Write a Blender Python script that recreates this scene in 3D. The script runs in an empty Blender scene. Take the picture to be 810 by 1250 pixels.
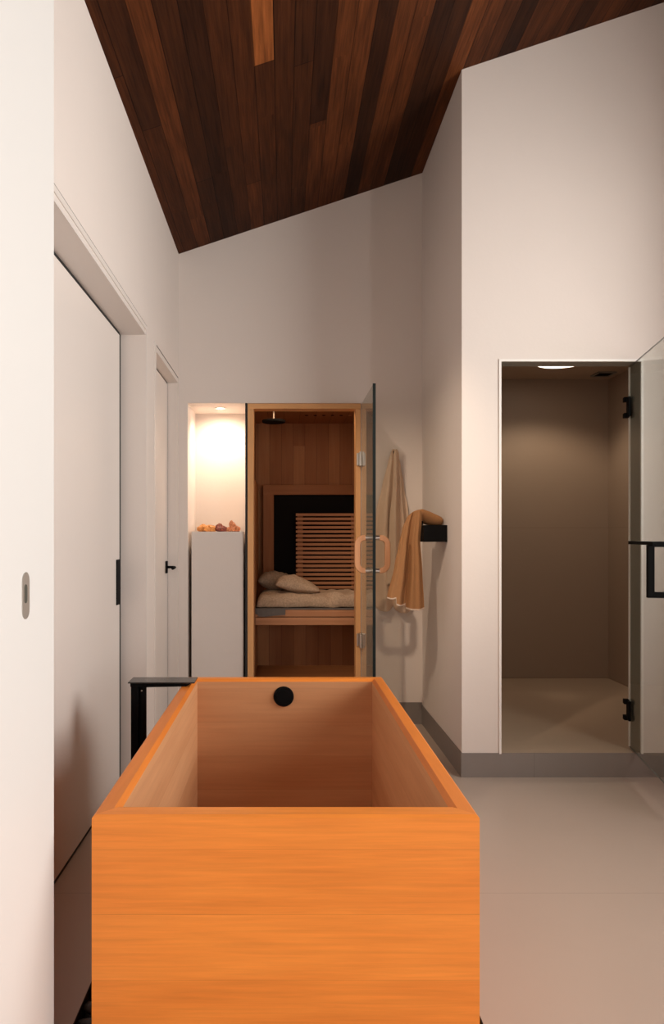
import bpy, bmesh, math, random
from mathutils import Vector, Matrix
random.seed(7)
S = bpy.context.scene
COL = S.collection
PI = math.pi

# ------------------------------------------------------------------ basics
def C(x): return 3.135 + (x + 0.70) * 0.333          # ceiling underside

def obj(name, bm, mat, parent=None, origin=(0, 0, 0), smooth=False, bevel=0.0, seg=2):
    """link a bmesh given in world coordinates as one object whose origin is `origin`"""
    o3 = Vector(origin)
    bmesh.ops.recalc_face_normals(bm, faces=bm.faces)
    for v in bm.verts: v.co -= o3
    me = bpy.data.meshes.new(name); bm.to_mesh(me); bm.free()
    o = bpy.data.objects.new(name, me); COL.objects.link(o)
    for m in (mat if isinstance(mat, (list, tuple)) else [mat]): me.materials.append(m)
    o.location = o3
    if parent is not None:
        o.parent = parent
        o.location = o3 - parent_world(parent)
    if smooth:
        for p in me.polygons: p.use_smooth = True
    if bevel:
        b = o.modifiers.new('bevel', 'BEVEL'); b.width = bevel; b.segments = seg
        b.limit_method = 'ANGLE'; b.angle_limit = math.radians(40)
        b.harden_normals = True
        for p in me.polygons: p.use_smooth = True
    return o

def parent_world(p):
    v = Vector((0, 0, 0))
    while p is not None:
        v += Vector(p.location); p = p.parent
    return v

def tag(o, label=None, cat=None, group=None, kind=None):
    if label: o['label'] = label
    if cat: o['category'] = cat
    if group: o['group'] = group
    if kind: o['kind'] = kind
    return o

def thing(name, label, cat, loc, group=None):
    o = bpy.data.objects.new(name, None); COL.objects.link(o)
    o.location = loc; o.empty_display_size = .05
    return tag(o, label, cat, group)

def box(bm, x0, x1, y0, y1, z0, z1, mi=0):
    vs = [bm.verts.new((x, y, z)) for x in (x0, x1) for y in (y0, y1) for z in (z0, z1)]
    for f in ((0, 1, 3, 2), (4, 6, 7, 5), (0, 4, 5, 1), (2, 3, 7, 6), (0, 2, 6, 4), (1, 5, 7, 3)):
        fc = bm.faces.new([vs[i] for i in f]); fc.material_index = mi
    return vs

def B(*a):
    bm = bmesh.new(); box(bm, *a); return bm

def slope(bm, x0, x1, y0, y1, z0):
    """box whose top follows the sloping ceiling"""
    vs = [bm.verts.new(p) for p in ((x0, y0, z0), (x1, y0, z0), (x1, y1, z0), (x0, y1, z0),
                                    (x0, y0, C(x0)), (x1, y0, C(x1)), (x1, y1, C(x1)), (x0, y1, C(x0)))]
    for f in ((0, 3, 2, 1), (4, 5, 6, 7), (0, 1, 5, 4), (1, 2, 6, 5), (2, 3, 7, 6), (3, 0, 4, 7)):
        bm.faces.new([vs[i] for i in f])

def cyl(bm, c0, c1, r0, r1=None, n=24, cap=True):
    r1 = r0 if r1 is None else r1
    a, b = Vector(c0), Vector(c1); d = (b - a).normalized()
    u = d.orthogonal().normalized(); w = d.cross(u)
    A = [bm.verts.new(a + (u * math.cos(2*PI*i/n) + w * math.sin(2*PI*i/n)) * r0) for i in range(n)]
    Q = [bm.verts.new(b + (u * math.cos(2*PI*i/n) + w * math.sin(2*PI*i/n)) * r1) for i in range(n)]
    for i in range(n): bm.faces.new((A[i], A[(i+1) % n], Q[(i+1) % n], Q[i]))
    if cap: bm.faces.new(A[::-1]); bm.faces.new(Q)

def tube(bm, pts, r, n=12, flat=1.0):
    """round tube swept through pts; r may be a list"""
    pts = [Vector(p) for p in pts]
    rs = r if isinstance(r, (list, tuple)) else [r] * len(pts)
    rings = []; ref = None
    for i, p in enumerate(pts):
        t = (pts[min(i+1, len(pts)-1)] - pts[max(i-1, 0)]).normalized()
        if ref is None: ref = t.orthogonal().normalized()
        u = (ref - t * ref.dot(t)).normalized(); ref = u; w = t.cross(u)
        rings.append([bm.verts.new(p + (u*math.cos(2*PI*k/n) + w*math.sin(2*PI*k/n)*flat) * rs[i]) for k in range(n)])
    for a, b in zip(rings, rings[1:]):
        for k in range(n): bm.faces.new((a[k], a[(k+1) % n], b[(k+1) % n], b[k]))
    bm.faces.new(rings[0][::-1]); bm.faces.new(rings[-1])

def struct(name, bm, mat, parent=None, **k):
    o = obj(name, bm, mat, parent, **k)
    if parent is None: o['kind'] = 'structure'
    return o

# ------------------------------------------------------------------ materials
def srgb(r, g, b):
    f = lambda c: (c/255/12.92) if c/255 <= .04045 else ((c/255+.055)/1.055)**2.4
    return (f(r), f(g), f(b), 1)

def newmat(name):
    m = bpy.data.materials.new(name); m.use_nodes = True
    nt = m.node_tree; nt.nodes.clear()
    out = nt.nodes.new('ShaderNodeOutputMaterial'); p = nt.nodes.new('ShaderNodeBsdfPrincipled')
    nt.links.new(p.outputs[0], out.inputs[0])
    return m, nt, p

def N(nt, typ, **k):
    n = nt.nodes.new(typ)
    for a, v in k.items(): setattr(n, a, v)
    return n

def math_(nt, op, a, b=None, c=None):
    n = N(nt, 'ShaderNodeMath', operation=op)
    for i, v in enumerate((a, b, c)):
        if v is None: continue
        if isinstance(v, (int, float)): n.inputs[i].default_value = v
        else: nt.links.new(v, n.inputs[i])
    return n.outputs[0]

def plain(name, col, rough=.5, metal=0, noise=0.03, scale=6, bump=0.0, bscale=120, spec=.5):
    m, nt, p = newmat(name)
    tc = N(nt, 'ShaderNodeTexCoord')
    no = N(nt, 'ShaderNodeTexNoise'); no.inputs['Scale'].default_value = scale; no.inputs['Detail'].default_value = 4
    nt.links.new(tc.outputs['Object'], no.inputs['Vector'])
    mx = N(nt, 'ShaderNodeMix', data_type='RGBA')
    mx.inputs['A'].default_value = tuple(c*(1-noise) for c in col[:3]) + (1,)
    mx.inputs['B'].default_value = tuple(min(1, c*(1+noise)) for c in col[:3]) + (1,)
    nt.links.new(no.outputs['Fac'], mx.inputs['Factor'])
    nt.links.new(mx.outputs['Result'], p.inputs['Base Color'])
    p.inputs['Roughness'].default_value = rough; p.inputs['Metallic'].default_value = metal
    p.inputs['Specular IOR Level'].default_value = spec
    if bump:
        n2 = N(nt, 'ShaderNodeTexNoise'); n2.inputs['Scale'].default_value = bscale
        nt.links.new(tc.outputs['Object'], n2.inputs['Vector'])
        bp = N(nt, 'ShaderNodeBump'); bp.inputs['Strength'].default_value = bump; bp.inputs['Distance'].default_value = .01
        nt.links.new(n2.outputs['Fac'], bp.inputs['Height']); nt.links.new(bp.outputs[0], p.inputs['Normal'])
    return m

def wood(name, across, along, width, length, cols, rough=.45, grain=.35, groove=.03, gdark=.45,
         gs=38, off=0.0, seed=0.0, var=1.0, bump=.25, spec=.35, loff=0.0, tab=None):
    """boards running along one axis, each with its own tone, grain and butt joints"""
    m, nt, p = newmat(name)
    L = nt.links
    tc = N(nt, 'ShaderNodeTexCoord'); sp = N(nt, 'ShaderNodeSeparateXYZ'); L.new(tc.outputs['Object'], sp.inputs[0])
    ax = {'x': 0, 'y': 1, 'z': 2}
    third = [a for a in 'xyz' if a not in (across, along)][0]
    a = sp.outputs[ax[across]]; l = sp.outputs[ax[along]]; t = sp.outputs[ax[third]]
    U = math_(nt, 'MULTIPLY_ADD', a, 1.0/width, off + 50)
    iu = math_(nt, 'FLOOR', U); fu = math_(nt, 'FRACT', U)
    w1 = N(nt, 'ShaderNodeTexWhiteNoise', noise_dimensions='1D')
    L.new(math_(nt, 'ADD', iu, seed), w1.inputs['W'])
    V = math_(nt, 'ADD', math_(nt, 'MULTIPLY_ADD', l, 1.0/length, 20 + loff), math_(nt, 'MULTIPLY', w1.outputs['Value'], 5))
    iv = math_(nt, 'FLOOR', V); fv = math_(nt, 'FRACT', V)
    cb = N(nt, 'ShaderNodeCombineXYZ'); L.new(math_(nt, 'ADD', iu, seed), cb.inputs[0]); L.new(iv, cb.inputs[1])
    w2 = N(nt, 'ShaderNodeTexWhiteNoise', noise_dimensions='2D'); L.new(cb.outputs[0], w2.inputs['Vector'])
    cell = w2.outputs['Value']
    # grain
    g = N(nt, 'ShaderNodeCombineXYZ')
    L.new(math_(nt, 'ADD', math_(nt, 'MULTIPLY', a, gs), math_(nt, 'MULTIPLY', cell, 61)), g.inputs[0])
    L.new(math_(nt, 'MULTIPLY', t, gs*.5), g.inputs[1])
    L.new(math_(nt, 'MULTIPLY', l, gs*.035), g.inputs[2])
    n1 = N(nt, 'ShaderNodeTexNoise'); n1.inputs['Scale'].default_value = 1; n1.inputs['Detail'].default_value = 6
    n1.inputs['Roughness'].default_value = .65; n1.inputs['Distortion'].default_value = .35
    L.new(g.outputs[0], n1.inputs['Vector'])
    g2 = N(nt, 'ShaderNodeCombineXYZ')
    L.new(math_(nt, 'ADD', math_(nt, 'MULTIPLY', a, gs*.22), math_(nt, 'MULTIPLY', cell, 23)), g2.inputs[0])
    L.new(math_(nt, 'MULTIPLY', t, gs*.2), g2.inputs[1])
    L.new(math_(nt, 'MULTIPLY', l, gs*.03), g2.inputs[2])
    n2 = N(nt, 'ShaderNodeTexNoise'); n2.inputs['Scale'].default_value = 1; n2.inputs['Detail'].default_value = 3
    L.new(g2.outputs[0], n2.inputs['Vector'])
    ramp = N(nt, 'ShaderNodeValToRGB'); r = ramp.color_ramp
    while len(r.elements) < len(cols): r.elements.new(.5)
    for i, c in enumerate(cols):
        r.elements[i].position = i / max(1, len(cols)-1) ; r.elements[i].color = c
    tone = math_(nt, 'ADD', math_(nt, 'MULTIPLY', math_(nt, 'SUBTRACT', cell, .5), var),
                 math_(nt, 'MULTIPLY_ADD', n2.outputs['Fac'], .55, .225))
    if tab:
        # the tone of every single board: (first length, y of the butt joint, second length)
        tr = N(nt, 'ShaderNodeValToRGB'); q = tr.color_ramp; q.interpolation = 'CONSTANT'
        ks = sorted(tab)
        while len(q.elements) < len(ks): q.elements.new(.5)
        for i, kk in enumerate(ks):
            q.elements[i].position = max(0, (kk + 9) / 36 + .004); a0, jy, b0 = tab[kk]; q.elements[i].color = (a0, jy/10, b0, 1)
        L.new(math_(nt, 'MULTIPLY_ADD', iu, 1/36, (9 - 50 + .5)/36), tr.inputs['Fac'])
        sc = N(nt, 'ShaderNodeSeparateColor'); L.new(tr.outputs['Color'], sc.inputs[0])
        dj = math_(nt, 'SUBTRACT', l, math_(nt, 'MULTIPLY', sc.outputs[1], 10))
        far = math_(nt, 'GREATER_THAN', dj, 0)
        tn = math_(nt, 'ADD', sc.outputs[0], math_(nt, 'MULTIPLY', far, math_(nt, 'SUBTRACT', sc.outputs[2], sc.outputs[0])))
        tone = math_(nt, 'ADD', tn, math_(nt, 'MULTIPLY_ADD', n2.outputs['Fac'], .5, -.25))
        jl = math_(nt, 'LESS_THAN', math_(nt, 'ABSOLUTE', dj), .003)
    L.new(tone, ramp.inputs['Fac'])
    # multiply grain
    gr = math_(nt, 'MULTIPLY_ADD', math_(nt, 'SUBTRACT', n1.outputs['Fac'], .5), grain*2, 1.0)
    e1 = math_(nt, 'LESS_THAN', fu, groove)
    e2 = jl if tab else math_(nt, 'LESS_THAN', fv, .004/length if length < 50 else 0)
    e = math_(nt, 'MAXIMUM', e1, e2)
    k = math_(nt, 'MULTIPLY', gr, math_(nt, 'SUBTRACT', 1.0, math_(nt, 'MULTIPLY', e, gdark)))
    vm = N(nt, 'ShaderNodeVectorMath', operation='SCALE'); L.new(ramp.outputs['Color'], vm.inputs[0]); L.new(k, vm.inputs['Scale'])
    L.new(vm.outputs[0], p.inputs['Base Color'])
    p.inputs['Roughness'].default_value = rough; p.inputs['Specular IOR Level'].default_value = spec
    bp = N(nt, 'ShaderNodeBump'); bp.inputs['Strength'].default_value = bump; bp.inputs['Distance'].default_value = .003
    L.new(math_(nt, 'SUBTRACT', math_(nt, 'MULTIPLY', n1.outputs['Fac'], .3), e), bp.inputs['Height'])
    L.new(bp.outputs[0], p.inputs['Normal'])
    return m

def tile(name, col, px, py, ox, oy, gw=.0025, axes='xy', rough=.45, noise=.05, gcol=.72, bscale=2.2):
    m, nt, p = newmat(name); L = nt.links
    tc = N(nt, 'ShaderNodeTexCoord'); sp = N(nt, 'ShaderNodeSeparateXYZ'); L.new(tc.outputs['Object'], sp.inputs[0])
    ax = {'x': 0, 'y': 1, 'z': 2}
    es = []
    for a, per, o in zip(axes, (px, py), (ox, oy)):
        f = math_(nt, 'FRACT', math_(nt, 'MULTIPLY_ADD', sp.outputs[ax[a]], 1.0/per, 20 - o/per + gw/per/2))
        es.append(math_(nt, 'LESS_THAN', f, gw/per))
    e = math_(nt, 'MAXIMUM', es[0], es[1])
    no = N(nt, 'ShaderNodeTexNoise'); no.inputs['Scale'].default_value = bscale; no.inputs['Detail'].default_value = 8
    no.inputs['Roughness'].default_value = .6
    L.new(tc.outputs['Object'], no.inputs['Vector'])
    k = math_(nt, 'MULTIPLY', math_(nt, 'MULTIPLY_ADD', no.outputs['Fac'], noise*2, 1-noise),
              math_(nt, 'SUBTRACT', 1.0, math_(nt, 'MULTIPLY', e, 1-gcol)))
    vm = N(nt, 'ShaderNodeVectorMath', operation='SCALE'); vm.inputs[0].default_value = col[:3]; L.new(k, vm.inputs['Scale'])
    L.new(vm.outputs[0], p.inputs['Base Color'])
    p.inputs['Roughness'].default_value = rough
    bp = N(nt, 'ShaderNodeBump'); bp.inputs['Strength'].default_value = .3; bp.inputs['Distance'].default_value = .002
    bp.invert = True
    L.new(e, bp.inputs['Height']); L.new(bp.outputs[0], p.inputs['Normal'])
    return m

def glass(name, tint, rough=0.0, ior=1.45):
    m = bpy.data.materials.new(name); m.use_nodes = True; nt = m.node_tree; nt.nodes.clear()
    out = N(nt, 'ShaderNodeOutputMaterial'); mix = N(nt, 'ShaderNodeMixShader')
    tr = N(nt, 'ShaderNodeBsdfTransparent'); tr.inputs[0].default_value = tint
    gl = N(nt, 'ShaderNodeBsdfGlossy'); gl.inputs['Roughness'].default_value = rough
    fr = N(nt, 'ShaderNodeFresnel'); fr.inputs['IOR'].default_value = ior
    # keep the same reflectance whichever side of the pane is looked at
    nt.links.new(fr.outputs[0], mix.inputs[0]); nt.links.new(tr.outputs[0], mix.inputs[1]); nt.links.new(gl.outputs[0], mix.inputs[2])
    ge = N(nt, 'ShaderNodeNewGeometry')
    m2 = N(nt, 'ShaderNodeMixShader'); t2 = N(nt, 'ShaderNodeBsdfTransparent')
    nt.links.new(ge.outputs['Backfacing'], m2.inputs[0]); nt.links.new(mix.outputs[0], m2.inputs[1]); nt.links.new(t2.outputs[0], m2.inputs[2])
    nt.links.new(m2.outputs[0], out.inputs[0])
    return m

def fabric(name, col, scale=260, bump=.5, noise=.12, rough=.95):
    m, nt, p = newmat(name); L = nt.links
    tc = N(nt, 'ShaderNodeTexCoord')
    no = N(nt, 'ShaderNodeTexNoise'); no.inputs['Scale'].default_value = scale; no.inputs['Detail'].default_value = 3
    L.new(tc.outputs['Object'], no.inputs['Vector'])
    n3 = N(nt, 'ShaderNodeTexNoise'); n3.inputs['Scale'].default_value = 14; L.new(tc.outputs['Object'], n3.inputs['Vector'])
    k = math_(nt, 'ADD', math_(nt, 'MULTIPLY_ADD', no.outputs['Fac'], noise*2, 1-noise), math_(nt, 'MULTIPLY_ADD', n3.outputs['Fac'], .1, -.05))
    vm = N(nt, 'ShaderNodeVectorMath', operation='SCALE'); vm.inputs[0].default_value = col[:3]; L.new(k, vm.inputs['Scale'])
    L.new(vm.outputs[0], p.inputs['Base Color']); p.inputs['Roughness'].default_value = rough
    p.inputs['Specular IOR Level'].default_value = .1
    p.inputs['Sheen Weight'].default_value = .25; p.inputs['Sheen Tint'].default_value = col
    bp = N(nt, 'ShaderNodeBump'); bp.inputs['Strength'].default_value = bump; bp.inputs['Distance'].default_value = .003
    L.new(no.outputs['Fac'], bp.inputs['Height']); L.new(bp.outputs[0], p.inputs['Normal'])
    return m

def emit(name, col, s):
    m = bpy.data.materials.new(name); m.use_nodes = True; nt = m.node_tree; nt.nodes.clear()
    out = N(nt, 'ShaderNodeOutputMaterial'); e = N(nt, 'ShaderNodeEmission')
    e.inputs[0].default_value = col; e.inputs[1].default_value = s; nt.links.new(e.outputs[0], out.inputs[0]); return m

M = {}
M['wall'] = plain('white_plaster', (.71, .655, .615, 1), .75, noise=.015, scale=3, bump=.04, bscale=60)
M['wallcool'] = plain('white_door_lacquer', (.66, .665, .655, 1), .5, noise=.01, scale=3)
M['door'] = plain('door_paint', (.71, .665, .63, 1), .45, noise=.01, scale=3)
TAB = {-9: (.4, 3, .4), -8: (.38, 2.9, .5), -7: (.28, 3.3, .42), -6: (.62, 9, .6), -5: (.26, 3.9, .2), -4: (.12, 9, .15), -3: (.34, 9, .4), -2: (.46, 4.1, .58),
       -1: (.98, 3.11, .38), 0: (.34, 9, .3), 1: (.22, 3.2, .34), 2: (.16, 3.70, .56), 3: (.62, 9, .6), 4: (.60, 9, .6), 5: (.10, 9, .12), 6: (.62, 9, .5), 7: (.58, 9, .5),
       8: (.14, 9, .1), 9: (.2, 9, .2), 10: (.72, 9, .7), 11: (.55, 9, .5), 12: (.62, 2.6, .4), 13: (.06, 9, .1), 14: (.45, 9, .5), 15: (.66, 3.0, .5), 16: (.45, 9, .4),
       17: (.18, 9, .2), 18: (.5, 9, .5), 19: (.6, 9, .6), 20: (.35, 9, .4), 21: (.5, 9, .5), 22: (.2, 9, .2), 23: (.6, 9, .6)}
while len(TAB) > 32: TAB.pop(max(TAB))
M['ceil'] = wood('cedar_ceiling', 'x', 'y', .0885, 1.9,
    [srgb(34, 17, 9), srgb(52, 27, 13), srgb(66, 34, 16), srgb(86, 46, 22), srgb(126, 72, 36)], rough=.6, grain=1.15,
    groove=.05, gdark=.6, gs=100, var=.62, seed=3, off=.486, spec=.08, tab=TAB)
M['floor'] = tile('floor_tile', (.46, .375, .315), 2.4, 1.2, -.3, 2.47, axes='xy', rough=.38, noise=.05)
M['base'] = tile('grey_base_tile', (.215, .19, .175), 1.2, 1.2, .1, .7, axes='xy', rough=.45)
M['shower'] = tile('shower_tile', (.36, .27, .205), 1.2, 1.19, 1.02, 1.32, axes='yz', rough=.5, noise=.04)
M['shfloor'] = tile('shower_floor_tile', (.46, .35, .26), 2.4, 2.4, .3, 5.7, axes='xy', rough=.45)
M['jamb'] = plain('jamb_tile', (.215, .205, .175, 1), .4)
M['trimw'] = plain('white_edge_trim', (.80, .78, .75, 1), .4)
M['black'] = plain('matte_black_metal', (.006, .006, .0065, 1), .6, noise=.0, spec=.05)
M['gap'] = plain('dark_gasket', (.02, .02, .02, 1), .8)
TC = [srgb(184, 96, 34), srgb(220, 126, 48), srgb(236, 142, 58), srgb(246, 168, 84)]
M['tubx'] = wood('hinoki_front', 'z', 'x', .1355, 60, TC, rough=.42, grain=.24, groove=.010, gdark=.16, gs=110, var=.22, off=.555, seed=5)
IC = [srgb(184, 126, 82), srgb(204, 150, 106), srgb(218, 168, 124)]  # paler tub wood for inner faces; their different light is put into the colour
M['inx'] = wood('hinoki_inside_lit', 'z', 'x', .1355, 60, IC, rough=.6, grain=.14, groove=.01, gdark=.12, gs=75, var=.3, off=.33, seed=5)
M['iny'] = wood('hinoki_inside_long_lit', 'z', 'y', .1355, 60, IC, rough=.6, grain=.14, groove=.01, gdark=.12, gs=75, var=.3, off=.33, seed=5)
M['tuby'] = wood('hinoki_side', 'z', 'y', .1355, 60, TC, rough=.42, grain=.17, groove=.012, gdark=.16, gs=75, var=.35, off=.33, seed=9)
SC = [srgb(130, 80, 46), srgb(154, 100, 60), srgb(168, 114, 72), srgb(188, 136, 90)]
M['saz'] = wood('sauna_boards', 'x', 'z', .094, 60, SC, rough=.55, grain=.2, groove=.03, gdark=.5, gs=60, var=.5, off=.2)
M['say'] = wood('sauna_side_boards', 'y', 'z', .094, 60, SC, rough=.55, grain=.2, groove=.03, gdark=.5, gs=60, var=.5)
M['sac'] = wood('sauna_ceiling_boards', 'x', 'y', .12, 60, SC, rough=.55, grain=.2, groove=.03, gdark=.5, gs=60, var=.3)
M['sax'] = wood('sauna_rail_wood', 'z', 'x', 5, 60, SC, rough=.5, grain=.22, groove=.0, gs=60, var=.2)
M['sav'] = wood('sauna_post_wood', 'x', 'z', 5, 60, SC, rough=.5, grain=.22, groove=.0, gs=60, var=.2)
FC = [srgb(196, 144, 92), srgb(216, 164, 112), srgb(230, 180, 128)]
M['frame'] = wood('door_frame_wood', 'x', 'z', 5, 60, FC, rough=.45, grain=.2, groove=.0, gs=70, var=.2)
M['framex'] = wood('door_header_wood', 'z', 'x', 5, 60, FC, rough=.45, grain=.2, groove=.0, gs=70, var=.2)
M['handle'] = wood('handle_wood', 'x', 'z', 5, 60, [srgb(186, 134, 96), srgb(204, 154, 116)], rough=.4, grain=.15, groove=0, gs=90, var=.2)
M['slat'] = wood('slat_wood', 'z', 'x', .033, 60, [srgb(176, 124, 88), srgb(198, 146, 108)], rough=.5, grain=.2, groove=0, gs=70, var=.5)
M['glass'] = glass('clear_glass', (.86, .90, .87, 1))
M['glass2'] = glass('sauna_glass', (.66, .65, .58, 1), ior=1.65)
M['edge'] = plain('glass_edge', (.012, .018, .020, 1), .5, spec=.1)
M['chrome'] = plain('brushed_steel', (.62, .60, .57, 1), .28, metal=1, noise=0)
M['nickel'] = plain('satin_nickel', (.52, .49, .45, 1), .42, metal=.8, noise=0)
M['pulldark'] = plain('pull_recess', (.10, .105, .09, 1), .5, metal=.5, noise=0)
M['linen'] = fabric('linen', (.50, .38, .28, 1), 95, .9, .45)
M['linen2'] = fabric('grey_linen', (.30, .235, .18, 1), 95, .9, .5)
M['greycloth'] = fabric('grey_cloth', (.16, .15, .145, 1), 220, .5, .1)
M['beige'] = fabric('beige_terry', (.70, .54, .41, 1), 420, .9, .1)
M['brown'] = fabric('brown_terry', (.37, .19, .085, 1), 420, .9, .14)
M['hem'] = fabric('hem', (.75, .62, .50, 1), 420, .3, .05)
M['heater'] = plain('heater_panel', (.006, .005, .005, 1), .6, noise=.1, spec=.08)
M['pebble'] = plain('river_pebble', (.028, .025, .023, 1), .5, noise=.5, scale=14, bump=.2)
M['cit'] = plain('amber_crystal', (.80, .30, .08, 1), .4, noise=.5, scale=60, bump=.6, bscale=90)
M['rust'] = plain('rust_crystal', (.22, .05, .03, 1), .5, noise=.6, scale=70, bump=.7, bscale=90)
M['tan'] = plain('tan_crystal', (.60, .24, .11, 1), .45, noise=.5, scale=70, bump=.6, bscale=90)
M['spot'] = emit('spot_lens', (1, .80, .60, 1), 12)
M['disc'] = emit('disc_lens', (1, .84, .66, 1), 3.0)
M['winframe'] = plain('window_frame_paint', (.12, .12, .12, 1), .5)

# ------------------------------------------------------------------ setting
XR = 2.25; YB = -2.2; T = .12
# floor with the sunken pebble channel round the tub
PX0, PX1, PY0, PY1 = -.54, .512, 1.34, 3.02
bm = bmesh.new()
box(bm, -1.0, PX0, YB, 6.0, -.12, 0); box(bm, PX1, XR + .3, YB, 3.66, -.12, 0); box(bm, PX1, .93, 3.66, 6.0, -.12, 0)
box(bm, PX0, PX1, YB, PY0, -.12, 0); box(bm, PX0, PX1, PY1, 6.0, -.12, 0)
box(bm, PX0, PX1, PY0, PY1, -.12, -.08)
struct('floor', bm, M['floor'])
# ceiling
bm = bmesh.new()
x0, x1 = -1.0, XR + .3
vs = [bm.verts.new(p) for p in ((x0, YB-.2, C(x0)), (x1, YB-.2, C(x1)), (x1, 6.0, C(x1)), (x0, 6.0, C(x0)),
                                (x0, YB-.2, C(x0)+.1), (x1, YB-.2, C(x1)+.1), (x1, 6.0, C(x1)+.1), (x0, 6.0, C(x0)+.1))]
for f in ((0, 3, 2, 1), (4, 5, 6, 7), (0, 1, 5, 4), (1, 2, 6, 5), (2, 3, 7, 6), (3, 0, 4, 7)): bm.faces.new([vs[i] for i in f])
struct('ceiling', bm, M['ceil'])

# left wall: two door recesses
LW = -.70
bm = bmesh.new()
H1 = 2.30; D0, D1 = 2.05, 3.583; E0, E1 = 3.865, 4.672
slope(bm, -1.0, -.512, YB, 1.30, 0)
slope(bm, -1.0, -.63, 1.30, 1.90, 0)
slope(bm, -1.0, LW, 1.90, D0, 0)
slope(bm, -1.0, LW, D0, D1, H1)
slope(bm, -1.0, LW, D1, E0, 0)
slope(bm, -1.0, LW, E0, E1, H1)
slope(bm, -1.0, LW, E1, 4.70, 0)
struct('wall_left', bm, M['wall'])
# shadow-gap trim above the openings
bm = bmesh.new(); box(bm, LW, LW+.003, D0-.02, D1+.016, H1, H1+.022); box(bm, LW, LW+.003, D1, D1+.016, 0, H1)
struct('trim_1', bm, M['door'])
bm = bmesh.new(); box(bm, LW, LW+.002, D0-.02, D1+.018, H1+.0225, H1+.0255)
struct('trim_2', bm, M['gap'])
bm = bmesh.new(); box(bm, LW, LW+.003, E0-.05, E0, 0, H1+.01)
struct('trim_3', bm, M['door'])
bm = bmesh.new(); box(bm, LW, LW+.002, E0, E1, H1+.001, H1+.004)
struct('trim_4', bm, M['gap'])

# foreground sliding door, nearest left
d = struct('door_1', B(-.506, -.47, .10, 1.443, .006, 3.05), M['wallcool'], bevel=.001, seg=1)
def stadium(bm, x0, x1, yc, zc, w, h, n=14):
    a, b = [], []
    for i in range(2*n):
        t = PI * (i % n) / (n-1); top = i < n
        y = yc + math.cos(t if top else t+PI) * w/2
        z = zc + math.sin(t if top else t+PI) * w/2 + (h/2 - w/2) * (1 if top else -1)
        a.append(bm.verts.new((x0, y, z))); b.append(bm.verts.new((x1, y, z)))
    k = len(a)
    for i in range(k): bm.faces.new((a[i], a[(i+1) % k], b[(i+1) % k], b[i]))
    bm.faces.new(a[::-1]); bm.faces.new(b)
yp = 0.47*860/315
bm = bmesh.new(); stadium(bm, -.47, -.4685, yp, 1.1425, .0350, .0855)
fp = obj('flush_pull', bm, M['nickel'], d); fp['label'] = 'oblong satin nickel flush pull'
bm = bmesh.new(); stadium(bm, -.4685, -.468, yp-.0023, 1.146, .014, .0345)
obj('finger_slot', bm, M['pulldark'], fp)

# second door (in deep recess)
XD = -.824
bm = B(XD-.045, XD, D0+.004, D1-.045, .012, 2.262)
d2 = struct('door_2', bm, M['door'])
obj('edge_pull', B(XD, XD+.006, 3.466, 3.535, .912, 1.136), M['black'], d2, bevel=.001)['label'] = 'black metal edge pull'
bm = bmesh.new()
box(bm, -.86, XD-.004, D1-.045, D1-.001, .0, 2.275); box(bm, -.88, -.87, D0, D1-.001, 0, H1); box(bm, -.86, XD, D0, D1-.045, 2.264, 2.275)
box(bm, -.86, XD+.001, D0, D1-.045, .0005, .010)
struct('trim_5', bm, M['gap'])
bm = bmesh.new(); box(bm, -.86, LW-.001, D0, D1, 2.276, H1)
struct('trim_6', bm, M['door'])
# third door
XE = -.77
d3 = struct('door_3', B(XE-.045, XE, E0+.002, E1-.006, .01, 2.262), M['door'])
bm = bmesh.new(); box(bm, -.86, XE, E1-.006, E1-.001, 0, 2.27); box(bm, -.86, XE, E0+.002, E1-.006, 2.263, 2.268)
struct('trim_7', bm, M['gap'])
bm = bmesh.new(); box(bm, -.86, LW-.001, E0, E1, 2.27, H1)
struct('trim_8', bm, M['door'])
hn = thing_parent = bpy.data.objects.new('door_handle', None); COL.objects.link(hn); hn.parent = d3; hn.location = (XE, 4.61, 1.05)
obj('rose', B(XE, XE+.010, 4.585, 4.635, 1.01, 1.09), M['black'], hn, bevel=.003)
bm = bmesh.new()
tube(bm, [(XE+.008, 4.61, 1.05), (XE+.040, 4.61, 1.05), (XE+.056, 4.604, 1.05), (XE+.062, 4.588, 1.05), (XE+.063, 4.54, 1.048), (XE+.063, 4.49, 1.046)], .0085, 10)
obj('lever', bm, M['black'], hn, smooth=True)

# back wall (opening for lit niche and sauna), shower block walls
YW = 4.70; OX0, OX1, OZ = -.64, .516, 2.14
bm = bmesh.new()
slope(bm, -1.0, OX0, YW, YW+.10, 0); slope(bm, OX0, OX1, YW, YW+.10, OZ); slope(bm, OX1, .925, YW, YW+.10, 0)
struct('wall_back', bm, M['wall'])
YF = 3.66; SX0, SX1, SZ0, SZ1 = 1.123, 1.86, .122, 2.165
bm = bmesh.new()
slope(bm, .925, 1.0, YF, 6.0, 0)
struct('wall_side', bm, M['wall'])
bm = bmesh.new()
slope(bm, 1.0, SX0, YF, YF+.112, 0); slope(bm, SX0, SX1, YF, YF+.112, SZ1); slope(bm, SX1, XR+.3, YF, YF+.112, 0)
struct('wall_front', bm, M['wall'])
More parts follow.
